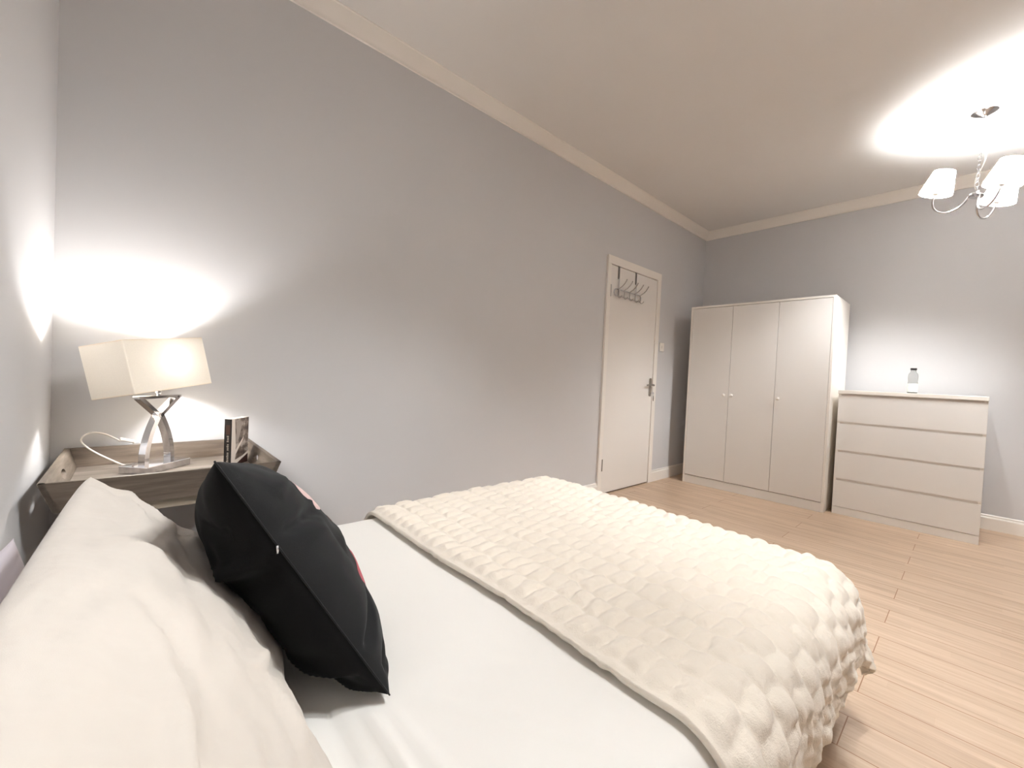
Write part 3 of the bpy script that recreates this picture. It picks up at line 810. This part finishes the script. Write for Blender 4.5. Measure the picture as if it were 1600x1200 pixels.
# flower print: patches lifted 0.6 mm from the front
def print_patch(name, cu_, cv_, ru, rv, rot, rgb, seed, lift=0.0008):
    bm = bmesh.new(); R_, S_ = 10, 28; rings = []
    def prof(a): return max(0.0, 1-abs(a)**2.3)**0.52
    ctr = None
    for i in range(R_+1):
        ring = []
        for k in range(S_):
            a = 2*PI*k/S_; rr = i/R_*(1+0.16*math.sin(3*a+seed)+0.10*math.sin(5*a+2*seed))
            x, y = ru*rr*math.cos(a), rv*rr*math.sin(a)
            u = cu_+x*math.cos(rot)-y*math.sin(rot); v_ = cv_+x*math.sin(rot)+y*math.cos(rot)
            X = CWd/2*u*(1-0.045*(1-v_*v_)); Y = CH/2*v_*(1-0.045*(1-u*u))
            Z = 0.19/2*prof(u)*prof(v_) + d3(u, v_, 1)*min(1.0, 3*prof(u)*prof(v_)) + lift
            ring.append(bm.verts.new(f3l(X, Y, Z, u, v_)))
            if i == 0: break
        rings.append(ring)
    for k in range(S_): bm.faces.new((rings[0][0], rings[1][k], rings[1][(k+1) % S_]))
    for A, B in zip(rings[1:], rings[2:]):
        for k in range(S_): bm.faces.new((A[k], B[k], B[(k+1) % S_], A[(k+1) % S_]))
    obj(name, bm, fabric('print_%d_%d_%d' % rgb, rgb, 0.8, 700, 0.2, 0.2), cu, smooth=True)
print_patch('printed_petal', -0.22, 0.52, 0.30, 0.17, 0.5, (206, 178, 176), 1.0)
print_patch('printed_petal', -0.26, -0.36, 0.26, 0.16, -0.3, (168, 52, 74), 2.0)
print_patch('printed_petal', 0.25, 0.12, 0.22, 0.17, 1.2, (196, 120, 130), 0.2, 0.0012)
print_patch('printed_petal', 0.10, 0.05, 0.16, 0.14, 0.1, (120, 30, 48), 0.7, 0.0016)
# piping along the near edge seam and zip pull
bm = bmesh.new()
seam = []
for k in range(161):
    q = k/160*4; s_ = int(min(q, 3.999)); t = -1+2*(q-s_)
    u, v_ = ((-1, t), (t, 1), (1, -t), (-t, -1))[s_]
    seam.append(f3l(CWd/2*u*(1-0.045*(1-v_*v_)), CH/2*v_*(1-0.045*(1-u*u)), 0, u, v_))
add_tube(bm, seam[:-1], 0.0014, 6, closed=True)
obj('seam_piping', bm, VEL.m, cu, smooth=True)
bm = bmesh.new()
zp = f3l(-CWd/2*(1-0.045*(1-0.2)), CH/2*0.36, 0, 0, 0)
add_tube(bm, [zp+Vector((-0.002, -0.003, 0.003)), zp+Vector((-0.001, -0.004, -0.008))], 0.0018, 6)
obj('zip_pull', bm, CHROME, cu, smooth=True, label='tiny bright zip pull on the seam')

# ------------------------------------------------------------------ ceiling pendant with three shades
HX, HY, HZ = 3.965, -2.075, 2.210
pd = thing('ceiling_light', 'chrome three-arm ceiling light with white tapered shades hanging near the chest of drawers', 'ceiling light', (3.955, -2.087, CZ), group='three-arm ceiling lights')
ROSE = Vector((3.955, -2.087, CZ))
bm = bmesh.new(); add_lathe(bm, [(0.012, -0.040), (0.016, -0.036), (0.030, -0.028), (0.052, -0.016), (0.0585, -0.011), (0.0585, 0.0)], 36)
obj('ceiling_rose', bm, CHROME, pd, smooth=True, auto=50)
hub_l = Vector((HX, HY, HZ)) - ROSE
bm = bmesh.new()
top_l = Vector((0, 0, -0.040)); bot_l = hub_l + Vector((0, 0, 0.03))
nl = 17; L = (bot_l-top_l).length; pitch = L/nl
for k in range(nl):
    cpt = top_l.lerp(bot_l, (k+0.5)/nl); a = (k % 2)*PI/2 + 0.4
    ex = Vector((math.cos(a), math.sin(a), 0)); hh = pitch*0.5+0.0035; hw = 0.0085
    add_tube(bm, [cpt + ex*hw*math.cos(j*PI/8) + Vector((0, 0, 1))*hh*math.sin(j*PI/8) for j in range(16)], 0.0019, 6, closed=True)
obj('chain', bm, CHROME, pd, smooth=True)
bm = bmesh.new(); cp = []
for k in range(41):
    t = k/40; c = top_l.lerp(bot_l, t); amp = 0.024*math.sin(PI*t)**0.7
    cp.append(c + Vector((math.cos(t*PI*2.4+0.6), math.sin(t*PI*2.4+0.6), 0))*amp)
add_tube(bm, cp, 0.0032, 8); obj('pendant_cable', bm, WPL, pd, smooth=True, label='white flex winding around the chain')
TIL = Matrix.Translation(hub_l) @ Matrix.Rotation(math.radians(15), 4, 'X')
def tilted(bm): bmesh.ops.transform(bm, matrix=TIL, verts=bm.verts); return bm
bm = bmesh.new(); add_lathe(bm, [(0.010, -0.016), (0.030, -0.012), (0.034, -0.004), (0.034, 0.006), (0.024, 0.014), (0.010, 0.020), (0.006, 0.032)], 28)
obj('hub', tilted(bm), CHROME, pd, smooth=True, auto=40)
RIMM = shade_mat('shade_edge_tape', (240, 234, 226), 0.2)
PSH = shade_mat('white_pendant_shade', (254, 252, 250), 0.95)
BULB = emit('pendant_bulb_glow', PENDANT_C, PENDANT_L)
RA = 0.185
for az in (92, 212, 332):
    a = math.radians(az); ex = Vector((math.cos(a), math.sin(a), 0)); ez = Vector((0, 0, 1))
    path = [(0.030, -0.004), (0.036, -0.030), (0.052, -0.066), (0.080, -0.092), (0.112, -0.102), (0.145, -0.094), (0.170, -0.070), (0.183, -0.036), (RA, -0.010), (RA, 0.012)]
    bm = bmesh.new(); add_tube(bm, smooth_path([ex*r + ez*z for r, z in path], 5), 0.0055, 10)
    arm = obj('arm', tilted(bm), CHROME, pd, smooth=True, auto=60)
    bm = bmesh.new(); add_lathe(bm, [(0.008, 0.004), (0.012, 0.008), (0.013, 0.014), (0.010, 0.018), (0.010, 0.058), (0.009, 0.061)], 20, ex*RA)
    obj('candle_holder', tilted(bm), WPL, arm, smooth=True, auto=40)
    bm = bmesh.new(); add_lathe(bm, [(0.004, 0.062), (0.013, 0.068), (0.0185, 0.080), (0.0195, 0.094), (0.016, 0.110), (0.010, 0.124), (0.003, 0.134)], 14, ex*RA)
    obj('bulb', tilted(bm), BULB, arm, smooth=True)
    bm = bmesh.new()
    z_b, z_t, r_b, r_t = 0.010, 0.146, 0.081, 0.051
    rings = []
    for k in range(9):
        t = k/8; r = r_b+(r_t-r_b)*t; rings.append([bm.verts.new(ex*RA + Vector((r*math.cos(j*2*PI/40), r*math.sin(j*2*PI/40), z_b+(z_t-z_b)*t))) for j in range(40)])
    for A, B in zip(rings, rings[1:]):
        for j in range(40): bm.faces.new((A[j], A[(j+1) % 40], B[(j+1) % 40], B[j]))
    sh = obj('shade', tilted(bm), PSH, arm, smooth=True)
    for r, z in ((r_b, z_b), (r_t, z_t)):
        bm = bmesh.new()
        add_tube(bm, [ex*RA + Vector((r*math.cos(j*PI/20), r*math.sin(j*PI/20), z)) for j in range(40)], 0.0018, 6, closed=True)
        obj('shade_rim', tilted(bm), RIMM, sh, smooth=True)
    bm = bmesh.new()
    for j in range(3):
        an = a + j*2*PI/3; add_tube(bm, [ex*RA + Vector((0.013*math.cos(an), 0.013*math.sin(an), 0.055)), ex*RA + Vector((0.072*math.cos(an), 0.072*math.sin(an), 0.055))], 0.0012, 6)
    obj('shade_spider', tilted(bm), CHROME, sh, smooth=True)

# the matching light over the head end of the bed
def copy_tree(o, parent=None):
    c = o.copy(); COL.objects.link(c)
    if parent is not None: c.parent = parent
    for k in list(o.children): copy_tree(k, c)
    return c
pd2 = copy_tree(pd)
pd2.location = (1.30, -2.087, CZ); pd2.rotation_euler = (0, 0, math.radians(35))
pd2['label'] = 'chrome three-arm ceiling light above the pillow end of the bed'
bpy.context.view_layer.update()
